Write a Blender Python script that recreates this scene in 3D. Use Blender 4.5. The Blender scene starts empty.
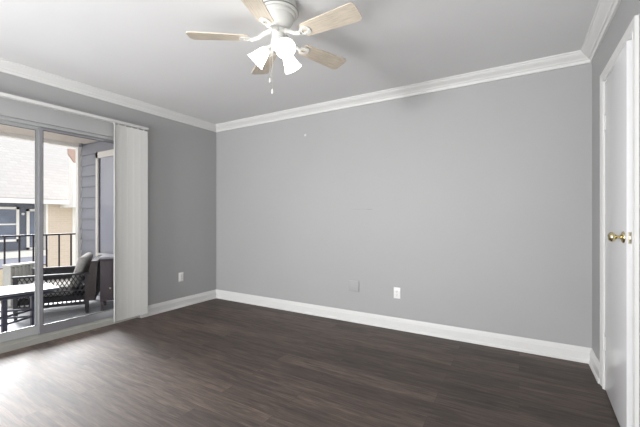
import bpy, math, random
from mathutils import Vector, Matrix
random.seed(4)
S = bpy.context.scene
COL = S.collection
R = math.radians

# ------------------------------------------------------------------ camera
cam_d = bpy.data.cameras.new('camera')
cam_d.sensor_width = 36.0
cam_d.lens = 334.4 / 640 * 36.0
cam_d.shift_y = 4.0 / 640
cam_d.clip_start = 0.05
cam_d.clip_end = 300
cam = bpy.data.objects.new('camera', cam_d)
cam.location = (0, 0, 1.143)
cam.rotation_euler = (R(90), 0, R(30.76))
COL.objects.link(cam)
S.camera = cam

# ------------------------------------------------------------------ world, sun, area lights, exposure
W = bpy.data.worlds.new('sky')
S.world = W
W.use_nodes = True
wn = W.node_tree.nodes
wn['Background'].inputs[0].default_value = (0.96, 0.97, 1.0, 1)
wn['Background'].inputs[1].default_value = 2.0

def light(name, kind, loc, rot, energy, color=(1, 1, 1), **kw):
    d = bpy.data.lights.new(name, kind)
    d.energy = energy
    d.color = color
    for k, v in kw.items():
        setattr(d, k, v)
    o = bpy.data.objects.new(name, d)
    o.location = loc
    o.rotation_euler = rot
    COL.objects.link(o)
    return o

# hazy sun above the roof opposite, shining in through the sliding door
sd = Vector((2.63, -0.80, -1.55)).normalized()
light('sun', 'SUN', (-8, 3, 6), sd.to_track_quat('-Z', 'Y').to_euler(), 14.0, (1.0, 0.995, 0.99), angle=R(36))
# daylight from the windows of the room's end behind the camera
light('daylight_window', 'AREA', (-2.3, -3.5, 1.35), (R(90), 0, R(-20)), 300, (0.985, 0.99, 1.0),
      shape='RECTANGLE', size=1.1, size_y=0.9)

# unseen upward fill added low behind the camera to brighten the ceiling
light('ceiling_fill', 'AREA', (-1.5, -0.9, 0.55), (R(180 - 18), 0, 0), 80, (0.985, 0.99, 1.0), shape='RECTANGLE', size=2.6, size_y=1.4)

S.view_settings.view_transform = 'Standard'
S.view_settings.look = 'None'
S.view_settings.gamma = 1
S.view_settings.use_curve_mapping = False
S.view_settings.exposure = 0.0

# ------------------------------------------------------------------ materials
def lin(c):
    return tuple(((x / 255) / 12.92 if x / 255 <= 0.04045 else ((x / 255 + 0.055) / 1.055) ** 2.4) for x in c) + (1,)

def mat(name, rgb, rough=0.5, metal=0.0, var=0.0, vscale=8.0, bump=0.0, bscale=60.0, spec=0.5, stretch=(1, 1, 1), coat=0.0):
    m = bpy.data.materials.new(name)
    m.use_nodes = True
    nt = m.node_tree
    b = nt.nodes['Principled BSDF']
    b.inputs['Roughness'].default_value = rough
    b.inputs['Metallic'].default_value = metal
    b.inputs['Specular IOR Level'].default_value = spec
    b.inputs['Coat Weight'].default_value = coat
    tc = nt.nodes.new('ShaderNodeTexCoord')
    mp = nt.nodes.new('ShaderNodeMapping')
    mp.inputs['Scale'].default_value = stretch
    nt.links.new(tc.outputs['Object'], mp.inputs['Vector'])
    c = lin(rgb)
    n = nt.nodes.new('ShaderNodeTexNoise')
    n.inputs['Scale'].default_value = vscale
    n.inputs['Detail'].default_value = 4
    nt.links.new(mp.outputs[0], n.inputs['Vector'])
    r = nt.nodes.new('ShaderNodeValToRGB')
    r.color_ramp.elements[0].position = 0.3
    r.color_ramp.elements[1].position = 0.7
    r.color_ramp.elements[0].color = tuple(x * (1 - var) for x in c[:3]) + (1,)
    r.color_ramp.elements[1].color = tuple(min(1, x * (1 + var)) for x in c[:3]) + (1,)
    nt.links.new(n.outputs['Fac'], r.inputs[0])
    nt.links.new(r.outputs[0], b.inputs['Base Color'])
    if bump:
        n2 = nt.nodes.new('ShaderNodeTexNoise')
        n2.inputs['Scale'].default_value = bscale
        n2.inputs['Detail'].default_value = 3
        nt.links.new(mp.outputs[0], n2.inputs['Vector'])
        bp = nt.nodes.new('ShaderNodeBump')
        bp.inputs['Strength'].default_value = bump
        bp.inputs['Distance'].default_value = 0.01
        nt.links.new(n2.outputs['Fac'], bp.inputs['Height'])
        nt.links.new(bp.outputs[0], b.inputs['Normal'])
    return m

def floor_mat():
    m = bpy.data.materials.new('wood_plank_floor')
    m.use_nodes = True
    nt = m.node_tree
    N, L = nt.nodes, nt.links
    b = N['Principled BSDF']
    tc = N.new('ShaderNodeTexCoord')
    br = N.new('ShaderNodeTexBrick')
    br.offset = 0.37
    br.inputs['Scale'].default_value = 1
    br.inputs['Brick Width'].default_value = 1.22
    br.inputs['Row Height'].default_value = 0.152
    br.inputs['Mortar Size'].default_value = 0.0011
    br.inputs['Mortar Smooth'].default_value = 0.3
    br.inputs['Bias'].default_value = 0
    br.inputs['Color1'].default_value = (0, 0, 0, 1)
    br.inputs['Color2'].default_value = (1, 1, 1, 1)
    br.inputs['Mortar'].default_value = (0.3, 0.3, 0.3, 1)
    L.new(tc.outputs['Object'], br.inputs['Vector'])
    tone = N.new('ShaderNodeValToRGB')
    e = tone.color_ramp.elements
    e[0].color = lin((72, 61, 55)); e[0].position = 0
    e[1].color = lin((98, 84, 76)); e[1].position = 1
    L.new(br.outputs['Color'], tone.inputs[0])
    # grain, offset per plank
    mulv = N.new('ShaderNodeVectorMath'); mulv.operation = 'MULTIPLY_ADD'
    L.new(br.outputs['Color'], mulv.inputs[0]); mulv.inputs[1].default_value = (7, 5, 3)
    L.new(tc.outputs['Object'], mulv.inputs[2])
    mp = N.new('ShaderNodeMapping'); mp.inputs['Scale'].default_value = (1.7, 17, 1)
    L.new(mulv.outputs[0], mp.inputs['Vector'])
    n = N.new('ShaderNodeTexNoise'); n.inputs['Scale'].default_value = 1.6; n.inputs['Detail'].default_value = 7
    n.inputs['Roughness'].default_value = 0.65; n.inputs['Distortion'].default_value = 0.7
    L.new(mp.outputs[0], n.inputs['Vector'])
    gr = N.new('ShaderNodeValToRGB')
    gr.color_ramp.elements[0].position = 0.33; gr.color_ramp.elements[0].color = (0.36, 0.35, 0.35, 1)
    gr.color_ramp.elements[1].position = 0.66; gr.color_ramp.elements[1].color = (1.35, 1.31, 1.28, 1)
    L.new(n.outputs['Fac'], gr.inputs[0])
    mx = N.new('ShaderNodeMix'); mx.data_type = 'RGBA'; mx.blend_type = 'MULTIPLY'
    mx.inputs[0].default_value = 1
    L.new(tone.outputs[0], mx.inputs[6]); L.new(gr.outputs[0], mx.inputs[7])
    # fine cross fibre
    mp2 = N.new('ShaderNodeMapping'); mp2.inputs['Scale'].default_value = (5, 90, 1)
    L.new(mulv.outputs[0], mp2.inputs['Vector'])
    n2 = N.new('ShaderNodeTexNoise'); n2.inputs['Scale'].default_value = 2; n2.inputs['Detail'].default_value = 3
    L.new(mp2.outputs[0], n2.inputs['Vector'])
    g2 = N.new('ShaderNodeValToRGB')
    g2.color_ramp.elements[0].position = 0.3; g2.color_ramp.elements[0].color = (0.62, 0.61, 0.60, 1)
    g2.color_ramp.elements[1].position = 0.7; g2.color_ramp.elements[1].color = (1.2, 1.19, 1.18, 1)
    L.new(n2.outputs['Fac'], g2.inputs[0])
    mx2 = N.new('ShaderNodeMix'); mx2.data_type = 'RGBA'; mx2.blend_type = 'MULTIPLY'; mx2.inputs[0].default_value = 1
    L.new(mx.outputs[2], mx2.inputs[6]); L.new(g2.outputs[0], mx2.inputs[7])
    # joints
    mx3 = N.new('ShaderNodeMix'); mx3.data_type = 'RGBA'
    L.new(br.outputs['Fac'], mx3.inputs[0]); L.new(mx2.outputs[2], mx3.inputs[6]); mx3.inputs[7].default_value = lin((46, 40, 37))
    L.new(mx3.outputs[2], b.inputs['Base Color'])
    b.inputs['Roughness'].default_value = 0.6
    b.inputs['Specular IOR Level'].default_value = 0.75
    bp = N.new('ShaderNodeBump'); bp.inputs['Strength'].default_value = 0.12; bp.inputs['Distance'].default_value = 0.004
    L.new(n2.outputs['Fac'], bp.inputs['Height']); L.new(bp.outputs[0], b.inputs['Normal'])
    return m

def plank_mat(name, c1, c2, w, l, joint, rough=0.6, rot=0.0):
    m = bpy.data.materials.new(name); m.use_nodes = True
    nt = m.node_tree; N, L = nt.nodes, nt.links; b = N['Principled BSDF']
    tc = N.new('ShaderNodeTexCoord'); mp = N.new('ShaderNodeMapping'); mp.inputs['Rotation'].default_value = (0, 0, rot)
    L.new(tc.outputs['Object'], mp.inputs['Vector'])
    br = N.new('ShaderNodeTexBrick'); br.inputs['Scale'].default_value = 1
    br.inputs['Brick Width'].default_value = l; br.inputs['Row Height'].default_value = w
    br.inputs['Mortar Size'].default_value = joint
    br.inputs['Color1'].default_value = lin(c1); br.inputs['Color2'].default_value = lin(c2)
    br.inputs['Mortar'].default_value = tuple(x * 0.45 for x in lin(c1)[:3]) + (1,)
    L.new(mp.outputs[0], br.inputs['Vector'])
    L.new(br.outputs['Color'], b.inputs['Base Color'])
    b.inputs['Roughness'].default_value = rough
    return m

def vertical_brick_mat(name, c1, c2, mortar, w, h, plane='YZ'):
    m = bpy.data.materials.new(name); m.use_nodes = True
    nt = m.node_tree; N, L = nt.nodes, nt.links; b = N['Principled BSDF']
    tc = N.new('ShaderNodeTexCoord'); sp = N.new('ShaderNodeSeparateXYZ'); cb = N.new('ShaderNodeCombineXYZ')
    L.new(tc.outputs['Object'], sp.inputs[0])
    L.new(sp.outputs[1 if plane == 'YZ' else 0], cb.inputs[0]); L.new(sp.outputs[2], cb.inputs[1])
    br = N.new('ShaderNodeTexBrick'); br.inputs['Scale'].default_value = 1
    br.inputs['Brick Width'].default_value = w; br.inputs['Row Height'].default_value = h
    br.inputs['Mortar Size'].default_value = 0.012
    br.inputs['Color1'].default_value = lin(c1); br.inputs['Color2'].default_value = lin(c2); br.inputs['Mortar'].default_value = lin(mortar)
    L.new(cb.outputs[0], br.inputs['Vector']); L.new(br.outputs['Color'], b.inputs['Base Color'])
    b.inputs['Roughness'].default_value = 0.85
    return m

def glass_mat(name='window_glass', tint=(0.93, 0.94, 0.95), gloss=0.06):
    m = bpy.data.materials.new(name); m.use_nodes = True
    nt = m.node_tree; nt.nodes.clear(); N, L = nt.nodes, nt.links
    o = N.new('ShaderNodeOutputMaterial'); t = N.new('ShaderNodeBsdfTransparent'); g = N.new('ShaderNodeBsdfGlossy'); mx = N.new('ShaderNodeMixShader')
    fr = N.new('ShaderNodeFresnel'); fr.inputs[0].default_value = 1.15
    t.inputs[0].default_value = tint + (1,); g.inputs['Roughness'].default_value = 0.02
    L.new(fr.outputs[0], mx.inputs[0]); L.new(t.outputs[0], mx.inputs[1]); L.new(g.outputs[0], mx.inputs[2]); L.new(mx.outputs[0], o.inputs[0])
    return m

def emis_mat(name, rgb, strength):
    m = bpy.data.materials.new(name); m.use_nodes = True
    b = m.node_tree.nodes['Principled BSDF']
    b.inputs['Base Color'].default_value = lin((245, 243, 240))
    b.inputs['Emission Color'].default_value = rgb + (1,)
    b.inputs['Emission Strength'].default_value = strength
    return m

def blade_mat():
    m = mat('bleached_oak', (206, 195, 178), 0.45, var=0.16, vscale=6, stretch=(2, 26, 2))
    return m

M = {}
M['wall'] = mat('grey_wall_paint', (168, 168, 168), 0.55, var=0.01, vscale=2, bump=0.06, bscale=140)
M['ceiling'] = mat('ceiling_paint', (225, 225, 225), 0.9, var=0.01, vscale=2, bump=0.05, bscale=120)
M['trim'] = mat('white_gloss_trim', (220, 220, 218), 0.35, var=0.005)
M['doorpaint'] = mat('white_door_paint', (222, 222, 223), 0.22, var=0.005)
M['floor'] = floor_mat()
M['alu'] = mat('painted_aluminium', (176, 178, 178), 0.4, metal=0.2, var=0.02)
M['alu2'] = mat('aluminium_stile', (148, 148, 152), 0.35, metal=0.4, var=0.02)
M['sill'] = mat('aluminium_sill', (168, 168, 162), 0.45, metal=0.2, var=0.05, vscale=14)
M['rubber'] = mat('black_seal', (40, 40, 42), 0.7)
M['glass'] = glass_mat()
M['vane'] = mat('white_vinyl_vane', (218, 218, 215), 0.5, var=0.006, vscale=3, stretch=(30, 30, 0.5))
M['railw'] = mat('white_headrail', (212, 212, 210), 0.4)
M['plate'] = mat('white_plastic', (236, 236, 234), 0.35)
M['slot'] = mat('dark_slot', (60, 60, 60), 0.6)
M['brass'] = mat('polished_brass', (208, 196, 156), 0.22, metal=1.0)
M['nickel'] = mat('brushed_nickel', (190, 184, 168), 0.3, metal=1.0)
M['fanw'] = mat('white_enamel', (206, 206, 202), 0.35)
M['fangrey'] = mat('grey_enamel_ring', (130, 130, 130), 0.4)
M['blade'] = blade_mat()
M['shade'] = emis_mat('lit_frosted_glass', (1.0, 0.96, 0.91), 4.5)
M['bulb'] = emis_mat('lit_bulb', (1.0, 0.95, 0.88), 9.0)
M['chain'] = mat('pull_chain_metal', (200, 196, 185), 0.3, metal=0.7)
# outdoors
M['deck'] = plank_mat('grey_deck_boards', (236, 236, 238), (218, 218, 222), 0.14, 3.0, 0.004, 0.55, R(90))
M['soffit'] = mat('porch_ceiling', (204, 194, 187), 0.7, var=0.04, vscale=3)
M['outwhite'] = mat('exterior_white', (232, 228, 222), 0.55, var=0.02)
M['siding'] = mat('blue_grey_siding', (146, 147, 154), 0.6, var=0.04, vscale=5, stretch=(1, 1, 6))
M['cream'] = mat('cream_window_frame', (226, 221, 214), 0.5)
M['dkglass'] = mat('blind_behind_glass', (165, 166, 176), 0.25, var=0.05, vscale=2, coat=0.5)
M['iron'] = mat('dark_iron', (62, 56, 62), 0.5, metal=0.3)
M['wicker'] = mat('dark_wicker', (58, 56, 58), 0.6, var=0.2, vscale=60, bump=0.3, bscale=90)
M['wicker_back'] = mat('brown_wicker_panel', (70, 60, 58), 0.6, var=0.25, vscale=40, bump=0.4, bscale=70, stretch=(1, 1, 3))
M['palewicker'] = mat('pale_wicker', (186, 184, 176), 0.7, var=0.1, vscale=40, bump=0.3, bscale=80)
M['cushion'] = mat('pale_cushion_cloth', (176, 172, 166), 0.9, var=0.15, vscale=50, bump=0.2, bscale=120)
M['seatcush'] = mat('charcoal_cushion_cloth', (66, 67, 72), 0.9, var=0.06, vscale=40)
M['tabletop'] = mat('grey_table_slats', (88, 88, 93), 0.35, var=0.04, vscale=6, metal=0.2)
M['tablemetal'] = mat('charcoal_table_metal', (62, 62, 74), 0.45, metal=0.3)
M['cabinet'] = mat('dark_brown_resin', (72, 60, 64), 0.35, var=0.12, vscale=5)
M['cabtop'] = mat('pale_cabinet_top', (150, 148, 154), 0.4)
M['shingle'] = vertical_brick_mat('pale_shingle', (184, 179, 174), (177, 172, 168), (170, 165, 161), 0.35, 0.16, 'YZ')
M['bluewall'] = mat('slate_blue_wall', (98, 102, 112), 0.7, var=0.05)
M['beige'] = vertical_brick_mat('beige_brick', (208, 192, 174), (202, 186, 167), (210, 198, 184), 0.30, 0.10)
M['beigeplain'] = mat('beige_stucco', (206, 192, 168), 0.85, var=0.05, vscale=1.5)
M['paneg'] = mat('neighbour_glass', (92, 100, 118), 0.15, var=0.25, vscale=1.6, coat=0.6)
M['slatew'] = mat('pale_blue_parapet', (176, 178, 192), 0.8, var=0.03)
M['ground'] = mat('courtyard_ground', (150, 146, 130), 0.95, var=0.2, vscale=0.7)
M['tan'] = mat('tan_gable_board', (176, 150, 136), 0.8)
M['clothA'] = mat('pale_cloth', (225, 226, 232), 0.9)
M['leaf'] = mat('dry_leaf', (120, 112, 92), 0.9, var=0.3, vscale=10)

# ------------------------------------------------------------------ mesh helpers
class MB:
    def __init__(s): s.v = []; s.f = []; s.sm = []
    def add(s, vs, fs, smooth=False, mtx=None):
        n = len(s.v)
        for p in vs:
            p = Vector(p)
            if mtx: p = mtx @ p
            s.v.append(tuple(p))
        for f in fs:
            s.f.append(tuple(i + n for i in f)); s.sm.append(smooth)
        return s
    def box(s, a, b, mtx=None, bev=0.0):
        x0, x1 = sorted((a[0], b[0])); y0, y1 = sorted((a[1], b[1])); z0, z1 = sorted((a[2], b[2]))
        if bev <= 0:
            vs = [(x, y, z) for z in (z0, z1) for x, y in ((x0, y0), (x1, y0), (x1, y1), (x0, y1))]
            return s.add(vs, [(3, 2, 1, 0), (4, 5, 6, 7), (0, 1, 5, 4), (1, 2, 6, 5), (2, 3, 7, 6), (3, 0, 4, 7)], False, mtx)
        c = min(bev, (x1 - x0) / 2.01, (y1 - y0) / 2.01, (z1 - z0) / 2.01)
        import bmesh
        bm = bmesh.new()
        vs = [bm.verts.new((x, y, z)) for z in (z0, z1) for x, y in ((x0, y0), (x1, y0), (x1, y1), (x0, y1))]
        for f in [(3, 2, 1, 0), (4, 5, 6, 7), (0, 1, 5, 4), (1, 2, 6, 5), (2, 3, 7, 6), (3, 0, 4, 7)]:
            bm.faces.new([vs[i] for i in f])
        bmesh.ops.bevel(bm, geom=list(bm.edges), offset=c, segments=3, affect='EDGES', profile=0.5)
        bm.verts.index_update()
        s.add([v.co.copy() for v in bm.verts], [tuple(v.index for v in f.verts) for f in bm.faces], True, mtx)
        bm.free()
        return s
    def tube(s, pts, r, n=10, cap=True):
        pts = [Vector(p) for p in pts]; rs = r if isinstance(r, (list, tuple)) else [r] * len(pts)
        rings = []; up = None
        for i, p in enumerate(pts):
            d = (pts[min(i + 1, len(pts) - 1)] - pts[max(i - 1, 0)]).normalized()
            if up is None: up = Vector((0, 0, 1)) if abs(d.z) < 0.9 else Vector((1, 0, 0))
            a = d.cross(up).normalized(); b = a.cross(d).normalized(); up = b
            rings.append([p + (a * math.cos(2 * math.pi * k / n) + b * math.sin(2 * math.pi * k / n)) * rs[i] for k in range(n)])
        vs = [q for rg in rings for q in rg]; fs = []
        for i in range(len(pts) - 1):
            for k in range(n):
                fs.append((i * n + k, i * n + (k + 1) % n, (i + 1) * n + (k + 1) % n, (i + 1) * n + k))
        if cap: fs += [tuple(range(n))[::-1], tuple(range((len(pts) - 1) * n, len(pts) * n))]
        return s.add(vs, fs, True)
    def lathe(s, prof, n=32, mtx=None, close=False):
        vs = []; fs = []
        for r, z in prof:
            for k in range(n):
                a = 2 * math.pi * k / n; vs.append((r * math.cos(a), r * math.sin(a), z))
        m = len(prof)
        for i in range(m - 1 + (1 if close else 0)):
            j = (i + 1) % m
            for k in range(n):
                fs.append((i * n + k, i * n + (k + 1) % n, j * n + (k + 1) % n, j * n + k))
        return s.add(vs, fs, True, mtx)
    def prism(s, poly, h0, h1, axis='Z', mtx=None, smooth=False):
        n = len(poly)
        def P(p, h): return {'Z': (p[0], p[1], h), 'Y': (p[0], h, p[1]), 'X': (h, p[0], p[1])}[axis]
        vs = [P(p, h0) for p in poly] + [P(p, h1) for p in poly]
        fs = [tuple(range(n))[::-1], tuple(range(n, 2 * n))] + [(i, (i + 1) % n, n + (i + 1) % n, n + i) for i in range(n)]
        return s.add(vs, fs, smooth, mtx)
    def build(s, name, m, parent=None, at=None):
        me = bpy.data.meshes.new(name)
        off = Vector(at) if at else Vector((0, 0, 0))
        me.from_pydata([tuple(Vector(v) - off) for v in s.v], [], s.f)
        for p, q in zip(me.polygons, s.sm): p.use_smooth = q
        me.materials.append(m)
        import bmesh
        bm = bmesh.new(); bm.from_mesh(me); bmesh.ops.recalc_face_normals(bm, faces=bm.faces); bm.to_mesh(me); bm.free()
        if any(s.sm):
            try: me.set_sharp_from_angle(angle=R(40))
            except Exception: pass
        o = bpy.data.objects.new(name, me); COL.objects.link(o)
        o.location = off
        if parent: o.parent = parent
        return o

def tag(o, label=None, cat=None, group=None, kind=None):
    if label: o['label'] = label
    if cat: o['category'] = cat
    if group: o['group'] = group
    if kind: o['kind'] = kind
    return o
def empty(name, loc=(0, 0, 0), rz=0.0):
    o = bpy.data.objects.new(name, None); o.location = loc; o.rotation_euler = (0, 0, rz); o.empty_display_size = 0.1
    COL.objects.link(o); return o
def struct(name, mb, m, label=None, parent=None):
    o = mb.build(name, m, parent)
    if not parent: o['kind'] = 'structure'
    if label: o['label'] = label
    return o

# ------------------------------------------------------------------ room shell
XL, XR, YB, YN, H = -3.712, 0.492, 3.345, -3.6, 2.444
struct('floor', MB().box((XL - 0.04, YN, -0.08), (XR + 0.10, YB, 0)), M['floor'], 'dark grey-brown wood plank floor')
struct('ceiling', MB().box((XL - 0.15, YN - 0.12, H), (XR + 0.12, YB + 0.12, H + 0.1)), M['ceiling'], 'smooth white ceiling')
struct('wall_back', MB().box((XL - 0.15, YB, -0.1), (XR + 0.12, YB + 0.12, H)), M['wall'], 'plain grey wall facing the camera')
struct('wall_near', MB().box((XL - 0.15, YN - 0.12, -0.1), (XR + 0.12, YN, H)), M['wall'])
SY0, SY1, SZ = 0.42, 2.22, 2.0
wl = MB()
wl.box((XL - 0.15, YN, -0.1), (XL, SY0, H)); wl.box((XL - 0.15, SY1, -0.1), (XL, YB, H)); wl.box((XL - 0.15, SY0, SZ), (XL, SY1, H))
struct('wall_left', wl, M['wall'], 'grey wall around the sliding glass door')
DY0, DY1, DZ = 2.215, 2.875, 2.047
wr = MB()
wr.box((XR, YN, -0.1), (XR + 0.12, DY0, H)); wr.box((XR, DY1, -0.1), (XR + 0.12, YB, H)); wr.box((XR, DY0, DZ), (XR + 0.12, DY1, H))
struct('wall_right', wr, M['wall'], 'grey wall around the white hinged door')
struct('doorway_light_stop', MB().box((XR + 0.10, DY0 - 0.05, -0.1), (XR + 0.13, DY1 + 0.05, H)), M['wall'])  # unseen panel added behind the doorway to keep sky light from leaking in

# crown molding: profile (out from wall, down from ceiling), mitred at the corners
CP = [(0, 0), (0.078, 0), (0.078, 0.010), (0.070, 0.014), (0.066, 0.022), (0.054, 0.034), (0.040, 0.044), (0.030, 0.052),
      (0.026, 0.060), (0.018, 0.062), (0.014, 0.070), (0.012, 0.086), (0, 0.086)]
def run(prof, path, z0, sgn, mb):
    """sweep profile (out, height) along wall lines; path entries: function(out)->(x,y)"""
    n = len(prof); vs = []
    for fn in path:
        for o, h in prof:
            x, y = fn(o); vs.append((x, y, z0 + sgn * h))
    fs = []
    for i in range(len(path) - 1):
        for k in range(n):
            fs.append((i * n + k, i * n + (k + 1) % n, (i + 1) * n + (k + 1) % n, (i + 1) * n + k))
    fs += [tuple(range(n)), tuple(range((len(path) - 1) * n, len(path) * n))[::-1]]
    mb.add(vs, fs)
    return mb
nl = lambda o: (XL + o, YN + o); bl = lambda o: (XL + o, YB - o); brr = lambda o: (XR - o, YB - o); nr = lambda o: (XR - o, YN + o)
struct('trim_1', run(CP, [nl, bl], H, -1, MB()), M['trim'], 'white crown molding along the wall of the sliding door')
struct('trim_2', run(CP, [bl, brr], H, -1, MB()), M['trim'], 'white crown molding along the back wall')
struct('trim_3', run(CP, [brr, nr], H, -1, MB()), M['trim'], 'white crown molding above the hinged door')
# baseboards
BP = [(0, 0), (0.026, 0), (0.024, 0.018), (0.018, 0.026), (0.017, 0.082), (0.013, 0.090), (0.013, 0.096), (0.010, 0.104), (0.006, 0.112), (0.004, 0.118), (0, 0.118)]
struct('baseboard_left', run(BP, [lambda o: (XL + o, SY1 + 0.005), bl], 0, 1, MB()), M['trim'], 'white baseboard between blind and corner')
struct('baseboard_back', run(BP, [bl, brr], 0, 1, MB()), M['trim'], 'long white baseboard under the back wall')
struct('baseboard_right', run(BP, [brr, lambda o: (XR - o, 2.956)], 0, 1, MB()), M['trim'], 'short white baseboard beside the hinged door')
struct('baseboard_near', run(BP, [lambda o: (XR - o, DY0 - 0.067), nr, nl, lambda o: (XL + o, SY0 - 0.005)], 0, 1, MB()), M['trim'])

# ------------------------------------------------------------------ hinged door on the right
cz = MB()
CAS = [(0, 0), (0.080, 0), (0.080, 0.016), (0.066, 0.016), (0.050, 0.011), (0.020, 0.010), (0.012, 0.014), (0.004, 0.010), (0, 0.006)]
# casing profile: (distance from the opening, thickness); three mitred runs
def cas_run(mb, pts):
    n = len(CAS); vs = []
    for (y, z, dy, dz) in pts:
        for d, t in CAS: 
            vs.append((XR - t, y + dy * d, z + dz * d))
    fs = []
    for i in range(len(pts) - 1):
        for k in range(n): fs.append((i * n + k, i * n + (k + 1) % n, (i + 1) * n + (k + 1) % n, (i + 1) * n + k))
    fs += [tuple(range(n)), tuple(range((len(pts) - 1) * n, len(pts) * n))[::-1]]
    mb.add(vs, fs)
cas_run(cz, [(DY0, 0, -0.82, 0), (DY0, DZ, -0.82, 0.80), (DY1, DZ, 1, 0.80), (DY1, 0, 1, 0)])
struct('trim_4', cz, M['trim'], 'white door casing around the hinged door')
jm = MB()
jm.box((XR, DY0, 0), (XR + 0.11, DY0 + 0.012, DZ)); jm.box((XR, DY1 - 0.012, 0), (XR + 0.11, DY1, DZ)); jm.box((XR, DY0, DZ - 0.012), (XR + 0.11, DY1, DZ))
jm.box((XR + 0.045, DY0 + 0.012, 0), (XR + 0.075, DY0 + 0.024, DZ - 0.012)); jm.box((XR + 0.045, DY1 - 0.024, 0), (XR + 0.075, DY1 - 0.012, DZ - 0.012))
jm.box((XR + 0.045, DY0 + 0.012, DZ - 0.024), (XR + 0.075, DY1 - 0.012, DZ - 0.012))
struct('trim_5', jm, M['trim'], 'white jamb lining behind the ajar door')
door = empty('door_1', (XR - 0.004, DY1 - 0.016, 0), R(-2.2))
tag(door, 'white flat hinged door standing slightly ajar in the right wall', 'door', kind='structure')
L = DY1 - DY0 - 0.030
MB().box((0, -L, 0.012), (0.035, 0, 2.03), bev=0.0015).build('door_panel', M['doorpaint'], door)
for z in (0.27, 1.72):
    h = MB(); h.tube([(-0.006, 0.003, z), (-0.006, 0.003, z + 0.09)], 0.0065, 10)
    h.tube([(-0.006, 0.003, z - 0.008), (-0.006, 0.003, z)], [0.003, 0.006], 10); h.tube([(-0.006, 0.003, z + 0.09), (-0.006, 0.003, z + 0.098)], [0.006, 0.003], 10)
    h.box((-0.0015, -0.030, z), (0.001, 0.0, z + 0.09))
    h.build('hinge', M['trim'], door)
ky = -L + 0.062
mt = Matrix.Translation((0, ky, 1.041)) @ Matrix.Rotation(R(-90), 4, 'Y')
MB().lathe([(0, 0), (0.031, 0), (0.031, 0.003), (0.027, 0.008), (0.016, 0.011), (0.012, 0.014), (0, 0.014)], 28, mt).build('door_knob_rose', M['brass'], door)
kn = MB().lathe([(0.009, 0.012), (0.009, 0.026), (0.014, 0.032), (0.023, 0.037), (0.026, 0.044), (0.025, 0.052), (0.021, 0.059), (0.014, 0.062), (0.012, 0.060), (0, 0.060)], 28, mt).build('door_knob', M['brass'], door)
tag(kn, 'brass round knob')
lp = MB().box((0.005, -L - 0.0016, 1.012), (0.030, -L, 1.070), bev=0.0006)
lp.box((0.011, -L - 0.009, 1.030), (0.024, -L, 1.052), bev=0.002).build('latch_plate', M['nickel'], door)

# ------------------------------------------------------------------ sliding glass door
sl = empty('door_2', (XL - 0.08, SY0, 0))
tag(sl, 'two-panel sliding glass door with grey aluminium frame opening to the balcony', 'door', kind='structure')
def loc(mb): return mb
ox, oy = XL - 0.08, SY0
def sb(a, b): return ((a[0] - ox, a[1] - oy, a[2]), (b[0] - ox, b[1] - oy, b[2]))
fr = MB()
fr.box(*sb((-3.845, SY0, 1.972), (-3.745, SY1, SZ))); fr.box(*sb((-3.845, SY0, 0.07), (-3.745, SY0 + 0.03, 1.972))); fr.box(*sb((-3.845, SY1 - 0.03, 0.07), (-3.745, SY1, 1.972)))
fr.box(*sb((-3.797, SY0 + 0.03, 1.955), (-3.792, SY1 - 0.03, 1.972)))
fr.build('door_frame', M['alu'], sl)
si = MB()
si.box(*sb((-3.845, SY0, 0), (-3.742, SY1, 0.052))); si.box(*sb((-3.79, SY0, 0.052), (-3.750, SY1, 0.060)))
for x in (-3.836, -3.797, -3.757): si.box(*sb((x, SY0 + 0.03, 0.052), (x + 0.004, SY1 - 0.03, 0.072)))
si.build('door_sill', M['sill'], sl)
def panel(x, y0, y1, stl, pm, name='sliding_panel'):
    p = MB(); t = 0.014
    p.box(*sb((x - t, y0, 0.074), (x + t, y0 + stl, 1.968))).box(*sb((x - t, y1 - stl, 0.074), (x + t, y1, 1.968)))
    p.box(*sb((x - t, y0 + stl, 0.074), (x + t, y1 - stl, 0.150))).box(*sb((x - t, y0 + stl, 1.945), (x + t, y1 - stl, 1.968)))
    o = p.build(name, pm, sl)
    MB().box(*sb((x - 0.003, y0 + stl - 0.006, 0.145), (x + 0.003, y1 - stl + 0.006, 1.950))).build('glass_pane', M['glass'], o)
    g = MB(); 
    for a, b in (((x + t - .001, y0 + stl, .150), (x + t + .001, y1 - stl, .155)), ((x + t - .001, y0 + stl, .150), (x + t + .001, y0 + stl + .003, 1.945)), ((x + t - .001, y1 - stl - .003, .150), (x + t + .001, y1 - stl, 1.945)), ((x + t - .001, y0 + stl, 1.941), (x + t + .001, y1 - stl, 1.945))):
        g.box(*sb(a, b))
    g.build('glazing_seal', M['rubber'], o)
    return o
panel(-3.773, 1.312, SY1 - 0.032, 0.027, M['alu2'])
panel(-3.815, SY0 + 0.032, 1.337, 0.036, M['alu'])

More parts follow.
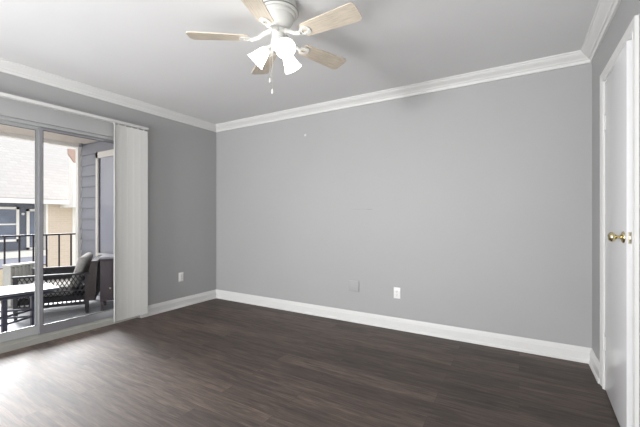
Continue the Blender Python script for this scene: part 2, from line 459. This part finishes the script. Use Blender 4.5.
# ------------------------------------------------------------------ vertical blind
vb = empty('vertical_blind', (-3.62, 2.28, 2.13))
tag(vb, 'white vertical blind drawn into a stack at the right end of its rail', 'blind')
def vbx(a, b): return ((a[0] + 3.62, a[1] - 2.28, a[2] - 2.13), (b[0] + 3.62, b[1] - 2.28, b[2] - 2.13))
MB().box(*vbx((-3.645, 0.36, 2.130), (-3.600, 2.262, 2.159)), bev=0.004).build('head_rail', M['railw'], vb)
for y in (0.5, 1.4, 2.2): MB().box(*vbx((-3.70, y, 2.140), (-3.640, y + 0.02, 2.158))).build('wall_bracket', M['railw'], vb)
def vane(y, ang, w=0.089):
    mb = MB(); n = 8; t = 0.0012; vs = []
    for k in range(n + 1):
        s_ = (k / n - 0.5) * w; b = 0.0008 * (1 - (2 * s_ / w) ** 2)
        vs.append((s_, b))
    poly = vs + [(a, b - t) for a, b in reversed(vs)]
    m_ = Matrix.Translation((0.002, y - 2.28, 0)) @ Matrix.Rotation(R(90 + ang), 4, 'Z')
    mb.prism(poly, 0.058 - 2.13, -0.014, 'Z', m_, True)
    mb.box((-0.006, -0.004, -0.016), (0.006, 0.004, 0.002), Matrix.Translation((0.002, y - 2.28, 0)))
    return mb.build('vane', M['vane'], vb)
vane(1.893, 66, 0.08)
for i in range(5):
    vane(1.938 + i * 0.069, 0.7)

# ------------------------------------------------------------------ wall plates
def outlet(name, x, y, z, axis, label):
    o = empty(name, (x, y, z), 0 if axis == 'Y' else R(90))
    tag(o, label, 'outlet', 'white wall outlets')
    MB().box((-0.035, -0.006, -0.057), (0.035, 0, 0.057), bev=0.003).build('cover_plate', M['plate'], o)
    for s in (-1, 1):
        r_ = MB().lathe([(0, 0), (0.0165, 0), (0.0165, 0.002), (0.015, 0.003), (0, 0.003)], 24, Matrix.Translation((0, -0.006, s * 0.0195)) @ Matrix.Rotation(R(90), 4, 'X')).build('receptacle', M['plate'], o)
        q = MB()
        for a in (-0.0065, 0.0065): q.box((a - 0.0012, -0.0096, s * 0.0195 - 0.001), (a + 0.0012, -0.0085, s * 0.0195 + 0.008))
        q.box((-0.002, -0.0096, s * 0.0195 - 0.010), (0.002, -0.0085, s * 0.0195 - 0.006))
        q.build('slot', M['slot'], r_)
    MB().lathe([(0, 0), (0.0035, 0), (0.003, 0.0015), (0, 0.002)], 12, Matrix.Translation((0, -0.006, 0)) @ Matrix.Rotation(R(90), 4, 'X')).build('screw', M['nickel'], o)
    return o
outlet('wall_outlet', -1.072, YB, 0.371, 'Y', 'white duplex outlet low on the long back wall')
outlet('wall_outlet', XL, 2.762, 0.385, 'X', 'white duplex outlet between the blind stack and the corner')
bp_ = empty('blank_cover_plate', (-1.554, YB, 0.392))
tag(bp_, 'square cover plate painted wall grey, left of the back wall outlet', 'cover plate')
MB().box((-0.059, -0.011, -0.058), (0.059, 0, 0.058), bev=0.002).build('plate', M['wall'], bp_)
for s in (-1, 1):
    MB().lathe([(0, 0), (0.004, 0), (0.003, 0.002), (0, 0.002)], 12, Matrix.Translation((s * 0.023, -0.011, 0)) @ Matrix.Rotation(R(90), 4, 'X')).build('screw', M['wall'], bp_)
# small filler spots on the back wall
sp = MB().lathe([(0, 0.0012), (0.010, 0.001), (0.016, 0)], 14, Matrix.Translation((-2.196, YB, 2.128)) @ Matrix.Rotation(R(90), 4, 'X'))
tag(sp.build('filler_spot', mat('white_filler', (205, 205, 205), 0.8)), 'small pale filler spot high on the back wall left side', 'patch')
sc = MB().box((-1.58, YB - 0.0012, 1.232), (-1.36, YB, 1.2345)); sc.box((-1.40, YB - 0.0014, 1.226), (-1.34, YB, 1.230))
tag(sc.build('wall_scuff', mat('scuff_grey', (150, 150, 150), 0.8)), 'faint horizontal scuff line mid-height on the back wall', 'scuff')

# ------------------------------------------------------------------ ceiling fan
FX, FY, FZ = -1.26, 1.62, H
fan = empty('ceiling_fan', (FX, FY, FZ))
tag(fan, 'white flush-mount ceiling fan with five bleached wood blades and three lit shades', 'ceiling fan')
MB().lathe([(0, 0), (0.112, 0), (0.116, -0.046), (0.121, -0.050), (0.121, -0.062), (0.116, -0.068), (0, -0.068)], 48).build('canopy', M['fanw'], fan)
MB().lathe([(0.117, -0.052), (0.1235, -0.053), (0.1235, -0.059), (0.117, -0.060)], 48, None, True).build('canopy_ring', M['fangrey'], fan)
MB().lathe([(0, -0.064), (0.106, -0.066), (0.108, -0.076), (0.104, -0.084), (0.096, -0.088), (0.094, -0.100), (0.086, -0.118), (0.070, -0.138), (0.050, -0.152), (0, -0.158)], 48).build('motor_housing', M['fanw'], fan)
MB().lathe([(0, -0.150), (0.046, -0.156), (0.050, -0.162), (0.050, -0.176), (0.042, -0.180), (0, -0.180)], 36).build('flywheel', M['fanw'], fan)
kit = MB().lathe([(0, -0.178), (0.040, -0.180), (0.036, -0.190), (0.040, -0.215), (0.046, -0.235), (0.046, -0.262), (0.040, -0.276), (0.022, -0.286), (0.010, -0.292), (0, -0.294)], 32).build('switch_housing', M['fanw'], fan)
ZB = -0.218
RB = 0.535
def blade_outline():
    pts = []
    r0, r1, w0, w1 = 0.175, RB, 0.050, 0.066
    rc = 0.030
    for k in range(7):  # inner end, rounded
        a = R(90 + 180 * k / 6); pts.append((r0 + 0.020 + 0.020 * math.cos(a), w0 * math.sin(a)))
    def arc(cx, cy, a0, a1, rr):
        for k in range(7):
            a = R(a0 + (a1 - a0) * k / 6); pts.append((cx + rr * math.cos(a), cy + rr * math.sin(a)))
    arc(r1 - rc, -w1 + rc, -90, 0, rc); arc(r1 - rc, w1 - rc, 0, 90, rc)
    return pts
for k in range(5):
    a = R(-0.8 + 72 * k)
    T = Matrix.Rotation(a, 4, 'Z') @ Matrix.Translation((0, 0, ZB)) @ Matrix.Rotation(R(-11), 4, 'X')
    b = MB().prism(blade_outline(), 0.0, 0.006, 'Z').build('blade', M['blade'], fan)
    b.matrix_local = T
    # iron: arm from flywheel, flared plate with an oval opening
    mb = MB()
    n = 24; inner = []; outer = []
    for i in range(n):
        t = 2 * math.pi * i / n
        inner.append((0.196 + 0.017 * math.cos(t), 0.013 * math.sin(t)))
        outer.append((0.196 + 0.038 * math.cos(t), (0.032 + 0.006 * math.cos(t)) * math.sin(t)))
    vs = [(x, y, z) for (x, y) in outer for z in (-0.006, -0.0005)] + [(x, y, z) for (x, y) in inner for z in (-0.006, -0.0005)]
    fs = []
    for i in range(n):
        j = (i + 1) % n
        fs += [(2 * i, 2 * j, 2 * j + 1, 2 * i + 1), (2 * n + 2 * i, 2 * n + 2 * i + 1, 2 * n + 2 * j + 1, 2 * n + 2 * j),
               (2 * i, 2 * n + 2 * i, 2 * n + 2 * j, 2 * j), (2 * i + 1, 2 * j + 1, 2 * n + 2 * j + 1, 2 * n + 2 * i + 1)]
    mb.add(vs, fs, True)
    mb.tube([(0.045, 0, 0.046), (0.085, 0, 0.030), (0.120, 0, 0.006), (0.150, 0, -0.003), (0.165, 0, -0.003)], [0.016, 0.013, 0.011, 0.011, 0.014], 10)
    ir = mb.build('blade_iron', M['fanw'], fan); ir.matrix_local = T
    for sx, sy in ((0.228, 0), (0.19, 0.023), (0.19, -0.023)):
        q = MB().lathe([(0, -0.009), (0.003, -0.0085), (0.0045, -0.006), (0, -0.006)], 10, Matrix.Translation((sx, sy, 0))).build('screw', M['fanw'], ir)
for k, ang in enumerate((200, -36, 88)):
    a = R(ang); d = Vector((math.cos(a), math.sin(a), 0))
    base = Vector((0, 0, -0.252)) + d * 0.040
    ax = (d * 0.72 + Vector((0, 0, -0.69))).normalized()
    nk = base + d * 0.022 + Vector((0, 0, -0.006))
    arm = MB().tube([base - d * 0.02, base + d * 0.010, nk, nk + ax * 0.022], [0.010, 0.010, 0.012, 0.021], 14)
    ar = arm.build('light_arm', M['fanw'], fan)
    q = ax.to_track_quat('Z', 'Y').to_matrix().to_4x4(); T = Matrix.Translation(nk + ax * 0.016) @ q
    prof = [(0.020, 0.0), (0.026, 0.010), (0.034, 0.028), (0.041, 0.055), (0.049, 0.085), (0.058, 0.106), (0.055, 0.106), (0.046, 0.084), (0.038, 0.055), (0.031, 0.028), (0.023, 0.010), (0.017, 0.0)]
    MB().lathe(prof, 28, T, True).build('glass_shade', M['shade'], fan)
    MB().lathe([(0, 0.004), (0.012, 0.006), (0.013, 0.020), (0.022, 0.040), (0.026, 0.056), (0.022, 0.070), (0.012, 0.079), (0, 0.081)], 20, T).build('bulb', M['bulb'], fan)
for (dx, dy, l) in ((-0.043, -0.025, 0.215), (-0.009, -0.045, 0.295)):
    c = MB()
    c.tube([(dx, dy, -0.235), (dx, dy, -0.235 - l)], 0.0012, 6)
    for i in range(int(l / 0.008)): c.lathe([(0, -0.002), (0.002, 0), (0, 0.002)], 6, Matrix.Translation((dx, dy, -0.237 - i * 0.008)))
    c.build('pull_chain', M['chain'], fan)
    MB().lathe([(0, 0.0), (0.004, -0.004), (0.007, -0.020), (0.006, -0.030), (0, -0.034)], 14, Matrix.Translation((dx, dy, -0.235 - l))).build('chain_pull', M['fanw'], fan)

# ------------------------------------------------------------------ balcony
BX, BZ, EY = -6.34, -0.10, 2.78
struct('balcony_floor', MB().box((BX - 0.06, -1.2, BZ - 0.15), (-3.85, EY, BZ)), M['deck'], 'pale grey balcony deck')
struct('balcony_ceiling', MB().box((BX - 0.06, -1.2, 2.36), (-3.85, EY + 0.12, 2.44)), M['soffit'], 'tan balcony ceiling')
struct('trim_6', MB().box((BX - 0.06, -1.2, 2.31), (BX + 0.04, EY - 0.055, 2.36)), M['outwhite'], 'white beam along the balcony edge')
struct('trim_7', MB().box((BX - 0.06, EY - 0.055, BZ), (BX + 0.03, EY, 2.36)), M['outwhite'], 'white corner post at the end of the balcony')
# lap siding on the end wall
WX0, WX1, WZ0, WZ1 = -5.79, -4.35, 0.53, 2.175
sd_ = MB(); z = BZ
sd_.box((BX - 0.02, EY + 0.012, BZ), (-3.85, EY + 0.12, 2.36))
while z < 2.36:
    z1 = min(z + 0.175, 2.36)
    segs = [(BX + 0.03, -3.85)]
    if z1 > WZ0 + 1e-4 and z < WZ1 - 1e-4: segs = [(BX + 0.03, WX0 - 0.0), (WX1, -3.85)]
    if z < WZ0 < z1: sd_.prism([(EY - 0.012, z), (EY + 0.014, z), (EY + 0.014, WZ0), (EY - 0.004, WZ0)], WX0, WX1, 'X')
    for a, b in segs: sd_.prism([(EY - 0.020, z), (EY + 0.014, z), (EY + 0.014, z1), (EY + 0.004, z1)], a, b, 'X')
    z = z1
sd_ = struct('wall_balcony_end', sd_, M['siding'], 'blue-grey lap siding closing the end of the balcony')
ew = empty('window_1', (WX0, EY, WZ0)); tag(ew, 'cream framed window in the blue-grey balcony end wall', 'window', kind='structure')
def q_(a, b): return ((a[0] - WX0, a[1] - EY, a[2] - WZ0), (b[0] - WX0, b[1] - EY, b[2] - WZ0))
f = MB(); t = 0.062
f.box(*q_((WX0, EY - 0.035, WZ0), (WX0 + t, EY + 0.012, WZ1))).box(*q_((WX1 - t, EY - 0.035, WZ0), (WX1, EY + 0.012, WZ1)))
f.box(*q_((WX0, EY - 0.035, WZ1 - 0.09), (WX1, EY + 0.012, WZ1))).box(*q_((WX0 + t, EY - 0.035, WZ0), (WX1 - t, EY + 0.012, WZ0 + 0.05)))
f.build('window_frame', M['cream'], ew)
MB().box(*q_((WX0 + t, EY - 0.006, WZ0 + 0.05), (WX1 - t, EY + 0.006, WZ1 - 0.09))).build('pane', M['dkglass'], ew)
MB().box(*q_((WX0 + t, EY - 0.014, WZ0 + 0.05), (WX0 + t + 0.022, EY - 0.006, WZ1 - 0.09))).build('sash', M['tablemetal'], ew)
# motion light under the ceiling near the corner
cl = empty('porch_lamp', (-6.20, 2.72, 2.36)); tag(cl, 'small grey lamp under the balcony ceiling by the corner post', 'lamp')
MB().lathe([(0, 0), (0.03, 0), (0.032, -0.01), (0.022, -0.02), (0.030, -0.03), (0.032, -0.055), (0.02, -0.062), (0, -0.062)], 20).build('lamp_body', M['alu2'], cl)

rl = empty('balcony_railing', (BX, 2.695, BZ)); tag(rl, 'dark metal railing with thin vertical bars along the balcony edge', 'railing')
MB().box((-0.020, -3.6, 0.960), (0.020, 0, 0.985), bev=0.004).build('top_rail', M['iron'], rl)
MB().box((-0.012, -3.6, 0.080), (0.012, 0, 0.100)).build('bottom_rail', M['iron'], rl)
for i in range(21):
    y = 2.635 - i * 0.1655 - 2.695
    MB().box((-0.009, y - 0.009, 0.10), (0.009, y + 0.009, 0.965)).build('baluster', M['iron'], rl)
MB().box((-0.018, -3.62, 0), (0.018, -3.584, 0.985)).build('post', M['iron'], rl)

# ------------------------------------------------------------------ balcony furniture
ch = empty('patio_armchair', (-5.015 - 0.342, 1.885 + 0.208, BZ), R(-31.3))
tag(ch, 'dark lattice-sided wicker armchair with pale back cushion, behind the low table', 'armchair')
hw = 0.40
for sx in (-1, 1):
    x = sx * hw
    a = MB(); a.box((x - 0.028, -0.385, 0.505), (x + 0.028, 0.39, 0.530), bev=0.006); a.build('armrest', M['wicker'], ch)
    fr = MB(); fr.box((x - 0.016, -0.375, 0.085), (x + 0.016, -0.335, 0.505)).box((x - 0.016, 0.335, 0.085), (x + 0.016, 0.375, 0.505))
    fr.box((x - 0.016, -0.335, 0.12), (x + 0.016, 0.335, 0.155)).box((x - 0.016, -0.335, 0.30), (x + 0.016, 0.335, 0.315))
    fr.build('side_frame', M['wicker'], ch)
    lt = MB(); y0, y1, z0, z1 = -0.335, 0.335, 0.155, 0.505
    # criss-cross strands clipped to the panel
    for dirn in (1, -1):
        sl_ = 1.75
        c = -1.2
        while c < 1.4:
            pts = []
            for yy in (y0, y1):
                zz = (yy + c) * sl_ * dirn + 0.33
                pts.append((yy, zz))
            (ya, za), (yb, zb) = pts
            t0, t1 = 0.0, 1.0
            dz = zb - za
            ta, tb = sorted(((z0 - za) / dz, (z1 - za) / dz)); t0 = max(t0, ta); t1 = min(t1, tb)
            if t1 - t0 > 0.01:
                A = Vector((x + 0.004 * dirn, ya + (yb - ya) * t0, za + dz * t0)); B = Vector((x + 0.004 * dirn, ya + (yb - ya) * t1, za + dz * t1))
                lt.tube([A, B], 0.0052, 5)
            c += 0.046
    lt.build('lattice_panel', M['wicker'], ch)
    if sx < 0: MB().box((x - 0.012, y0, 0.30), (x - 0.006, y1, 0.505)).build('backing_panel', M['seatcush'], ch)
    for yy in (-0.355, 0.355):
        MB().tube([(x, yy, 0), (x, yy, 0.10)], [0.017, 0.024], 12).build('leg', M['wicker'], ch)
MB().box((-hw + 0.02, -0.36, 0.17), (hw - 0.02, 0.36, 0.24), bev=0.01).build('seat', M['wicker'], ch)
MB().box((-hw + 0.035, -0.36, 0.242), (hw - 0.035, 0.20, 0.36), bev=0.035).build('seat_cushion', M['cushion'], ch)
bk = MB().prism([(0.335, 0.16), (0.44, 0.16), (0.475, 0.66), (0.465, 0.675), (0.40, 0.675), (0.345, 0.40)], -hw - 0.018, hw + 0.018, 'X')
bk.build('backrest', M['wicker_back'], ch)
Tc = Matrix.Translation((0, 0.245, 0.50)) @ Matrix.Rotation(R(-16), 4, 'X')
MB().box((-hw + 0.045, -0.05, -0.17), (hw - 0.030, 0.05, 0.235), Tc, bev=0.045).build('back_cushion', M['cushion'], ch)

tb = empty('patio_table', (-4.77, 1.35, BZ)); tag(tb, 'low patio table with pale grey top and dark metal legs', 'table')
poly = [(-4.47, 1.745), (-4.60, 0.70), (-5.16, 0.78), (-5.03, 1.80)]
poly = [(x + 4.77, y - 1.35) for x, y in poly]
MB().prism(poly, 0.425, 0.452, 'Z').build('tabletop', M['tabletop'], tb)
ap = MB()
ins = [(0.24, 0.335), (0.13, -0.58), (-0.33, -0.52), (-0.22, 0.38)]
for i in range(4):
    p, q = ins[i], ins[(i + 1) % 4]; ap.tube([(p[0], p[1], 0.405), (q[0], q[1], 0.405)], 0.018, 8)
ap.build('apron', M['tablemetal'], tb)
legs = [(0.13, -0.03), (-0.01, 0.26), (-0.30, -0.10), (-0.07, -0.45)]
for (x, y) in legs:
    MB().box((x - 0.021, y - 0.021, 0), (x + 0.021, y + 0.021, 0.425)).build('leg', M['tablemetal'], tb)
st = MB()
for zz in (0.115, 0.195): 
    st.tube([(legs[0][0], legs[0][1], zz), (legs[1][0], legs[1][1], zz)], 0.012, 8); st.tube([(legs[1][0], legs[1][1], zz), (legs[2][0], legs[2][1], zz)], 0.012, 8)
    st.tube([(legs[2][0], legs[2][1], zz), (legs[3][0], legs[3][1], zz)], 0.012, 8); st.tube([(legs[3][0], legs[3][1], zz), (legs[0][0], legs[0][1], zz)], 0.012, 8)
st.build('stretcher', M['tablemetal'], tb)

# pale wicker basket by the railing
wc = empty('wicker_basket', (-6.135, 1.935, BZ), R(12)); tag(wc, 'pale woven wicker basket standing by the railing behind the armchair', 'basket')
pk = MB()
pk.box((-0.070, -0.170, 0.02), (0.070, 0.170, 0.54))
for i in range(13):
    z = 0.03 + i * 0.040
    pk.box((-0.078, -0.178, z), (0.078, 0.178, z + 0.022))
for i in range(8):
    y = -0.168 + i * 0.048
    pk.box((-0.084, y - 0.011, 0.01), (0.084, y + 0.011, 0.555))
pk.build('woven_body', M['palewicker'], wc)
MB().box((-0.092, -0.190, 0.555), (0.092, 0.190, 0.585), bev=0.010).build('rim', M['palewicker'], wc)

cb = empty('storage_cabinet', (-4.853, 2.536, BZ), R(-31.3)); tag(cb, 'dark brown storage cabinet under the balcony end window, behind the armchair', 'cabinet')
MB().box((-0.195, -0.145, 0.13), (0.185, 0.145, 0.69), bev=0.006).build('body', M['cabinet'], cb)
MB().box((-0.20, -0.15, 0.69), (0.20, 0.15, 0.718), bev=0.005).build('cabinet_top', M['cabtop'], cb)
for s in (-1, 1):
    d = MB().box((0.186, min(0, s * 0.142) + 0.002, 0.14), (0.197, max(0, s * 0.142) - 0.002, 0.68), bev=0.003).build('cabinet_door', M['cabinet'], cb)
    MB().lathe([(0, 0), (0.010, 0), (0.013, 0.014), (0.009, 0.02), (0, 0.021)], 16, Matrix.Translation((0.197, s * 0.028, 0.30)) @ Matrix.Rotation(R(90), 4, 'Y')).build('knob', M['nickel'], d)
for sx in (-0.165, 0.155):
    for sy in (-0.12, 0.12): MB().box((sx - 0.02, sy - 0.02, 0), (sx + 0.02, sy + 0.02, 0.13)).build('foot', M['cabinet'], cb)

# ------------------------------------------------------------------ building across the court
NX = -18.3
struct('ground', MB().box((-60, -30, -3.6), (-6.6, 50, -3.5)), M['ground'], 'courtyard ground between the buildings')
nb = empty('apartment_building', (NX, 5, -3.5)); tag(nb, 'neighbouring apartment building with pale shingle roof and beige brick', 'building')
def nbx(a, b): return ((a[0] - NX, a[1] - 5, a[2] + 3.5), (b[0] - NX, b[1] - 5, b[2] + 3.5))
rz0 = 1.80; tn = math.tan(R(33))
ro = MB(); vs = []
x0, x1 = NX + 0.35, NX - 6.2
for x, z in ((x0, rz0), (x1, rz0 + (x0 - x1) * tn)):
    for y in (-8, 14.0):
        vs += [(x, y, z), (x, y, z + 0.18)]
vs = [tuple(Vector(v) - Vector((NX, 5, -3.5))) for v in vs]
ro.add(vs, [(0, 4, 6, 2), (1, 3, 7, 5), (0, 2, 3, 1), (4, 5, 7, 6), (0, 1, 5, 4), (2, 6, 7, 3)])
ro.build('roof', M['shingle'], nb)
MB().box(*nbx((NX + 0.35, -8, 1.74), (NX + 0.47, 8.0, 1.93))).build('gutter', M['outwhite'], nb)
MB().box(*nbx((NX - 0.6, -8, -0.5), (NX - 0.75, 6.63, 1.95))).build('recessed_wall', M['bluewall'], nb)
MB().box(*nbx((NX - 0.75, 6.63, -3.5), (NX, 7.66, 1.95))).build('brick_wall', M['beige'], nb)
MB().box(*nbx((NX - 0.75, 7.66, -3.5), (NX + 0.02, 7.83, 1.9))).build('corner_trim', M['outwhite'], nb)
MB().box(*nbx((NX - 0.75, 7.83, -3.5), (NX - 0.05, 8.0, 1.9))).build('side_wall', M['bluewall'], nb)
MB().box(*nbx((NX - 0.75, -8, -0.56), (NX + 0.06, 6.63, -0.31))).build('balcony_slab', M['outwhite'], nb)
MB().box(*nbx((NX - 0.75, -8, -0.95), (NX, 6.63, -0.56))).build('pale_band', M['slatew'], nb)
MB().box(*nbx((NX - 0.75, -8, -3.5), (NX, 6.63, -0.99))).build('lower_wall', M['beigeplain'], nb)
MB().box(*nbx((NX - 0.75, -8, -0.99), (NX - 0.02, 6.63, -0.95))).build('dark_joint', M['tablemetal'], nb)  # charcoal strip between the pale band and the lower wall
def nwin(y0, y1, z0, z1, bars=True):
    x = NX - 0.6; t = 0.10
    f = MB(); f.box(*nbx((x, y0, z0), (x + .06, y0 + t, z1))).box(*nbx((x, y1 - t, z0), (x + .06, y1, z1))).box(*nbx((x, y0, z1 - t), (x + .06, y1, z1))).box(*nbx((x, y0, z0), (x + .06, y1, z0 + t)))
    if bars: f.box(*nbx((x, y0 + t, (z0 + z1) / 2 - .03), (x + .05, y1 - t, (z0 + z1) / 2 + .03)))
    o = f.build('window', M['outwhite'], nb)
    MB().box(*nbx((x, y0 + t, z0 + t), (x + .02, y1 - t, z1 - t))).build('pane', M['paneg'], o)
nwin(4.35, 5.86, 0.10, 1.60)
nwin(6.12, 6.60, -0.30, 1.52, False)
nwin(2.2, 3.7, 0.10, 1.60)
MB().box(*nbx((NX - 0.6, 6.62, -0.3), (NX + 0.02, 6.70, 1.74))).build('pilaster', M['outwhite'], nb)
MB().lathe([(0, 0), (0.05, 0), (0.06, 0.05), (0.04, 0.09), (0, 0.10)], 14, Matrix.Translation(Vector((NX - 0.6, 5.99, 1.30)) - Vector((NX, 5, -3.5))) @ Matrix.Rotation(R(90), 4, 'Y')).build('wall_lamp', M['clothA'], nb)

# gable wing in white siding, part of the same building
def wgx(dx, dy, dz): return (1.3 + dx, 2.15 + dy, 5.25 + dz)
g = MB(); z = 0.0
while z < 2.3:
    g.prism([(1.32, 5.25 + z), (0.9, 5.25 + z), (0.9, 5.45 + z), (1.30, 5.45 + z)], 2.15, 4.05, 'Y') ; z += 0.2
g.box(wgx(-1.3, 0, -0.15), wgx(0.0, 1.9, 0))
wg = g.build('gable_wing', M['outwhite'], nb); wg['label'] = 'narrow wing in white lap siding'
MB().prism([(1.62, 7.30), (1.62, 7.52), (1.97, 7.52), (1.97, 6.97), (1.85, 6.97)], 2.05, 2.15, 'X').build('gable_board', M['tan'], wg)
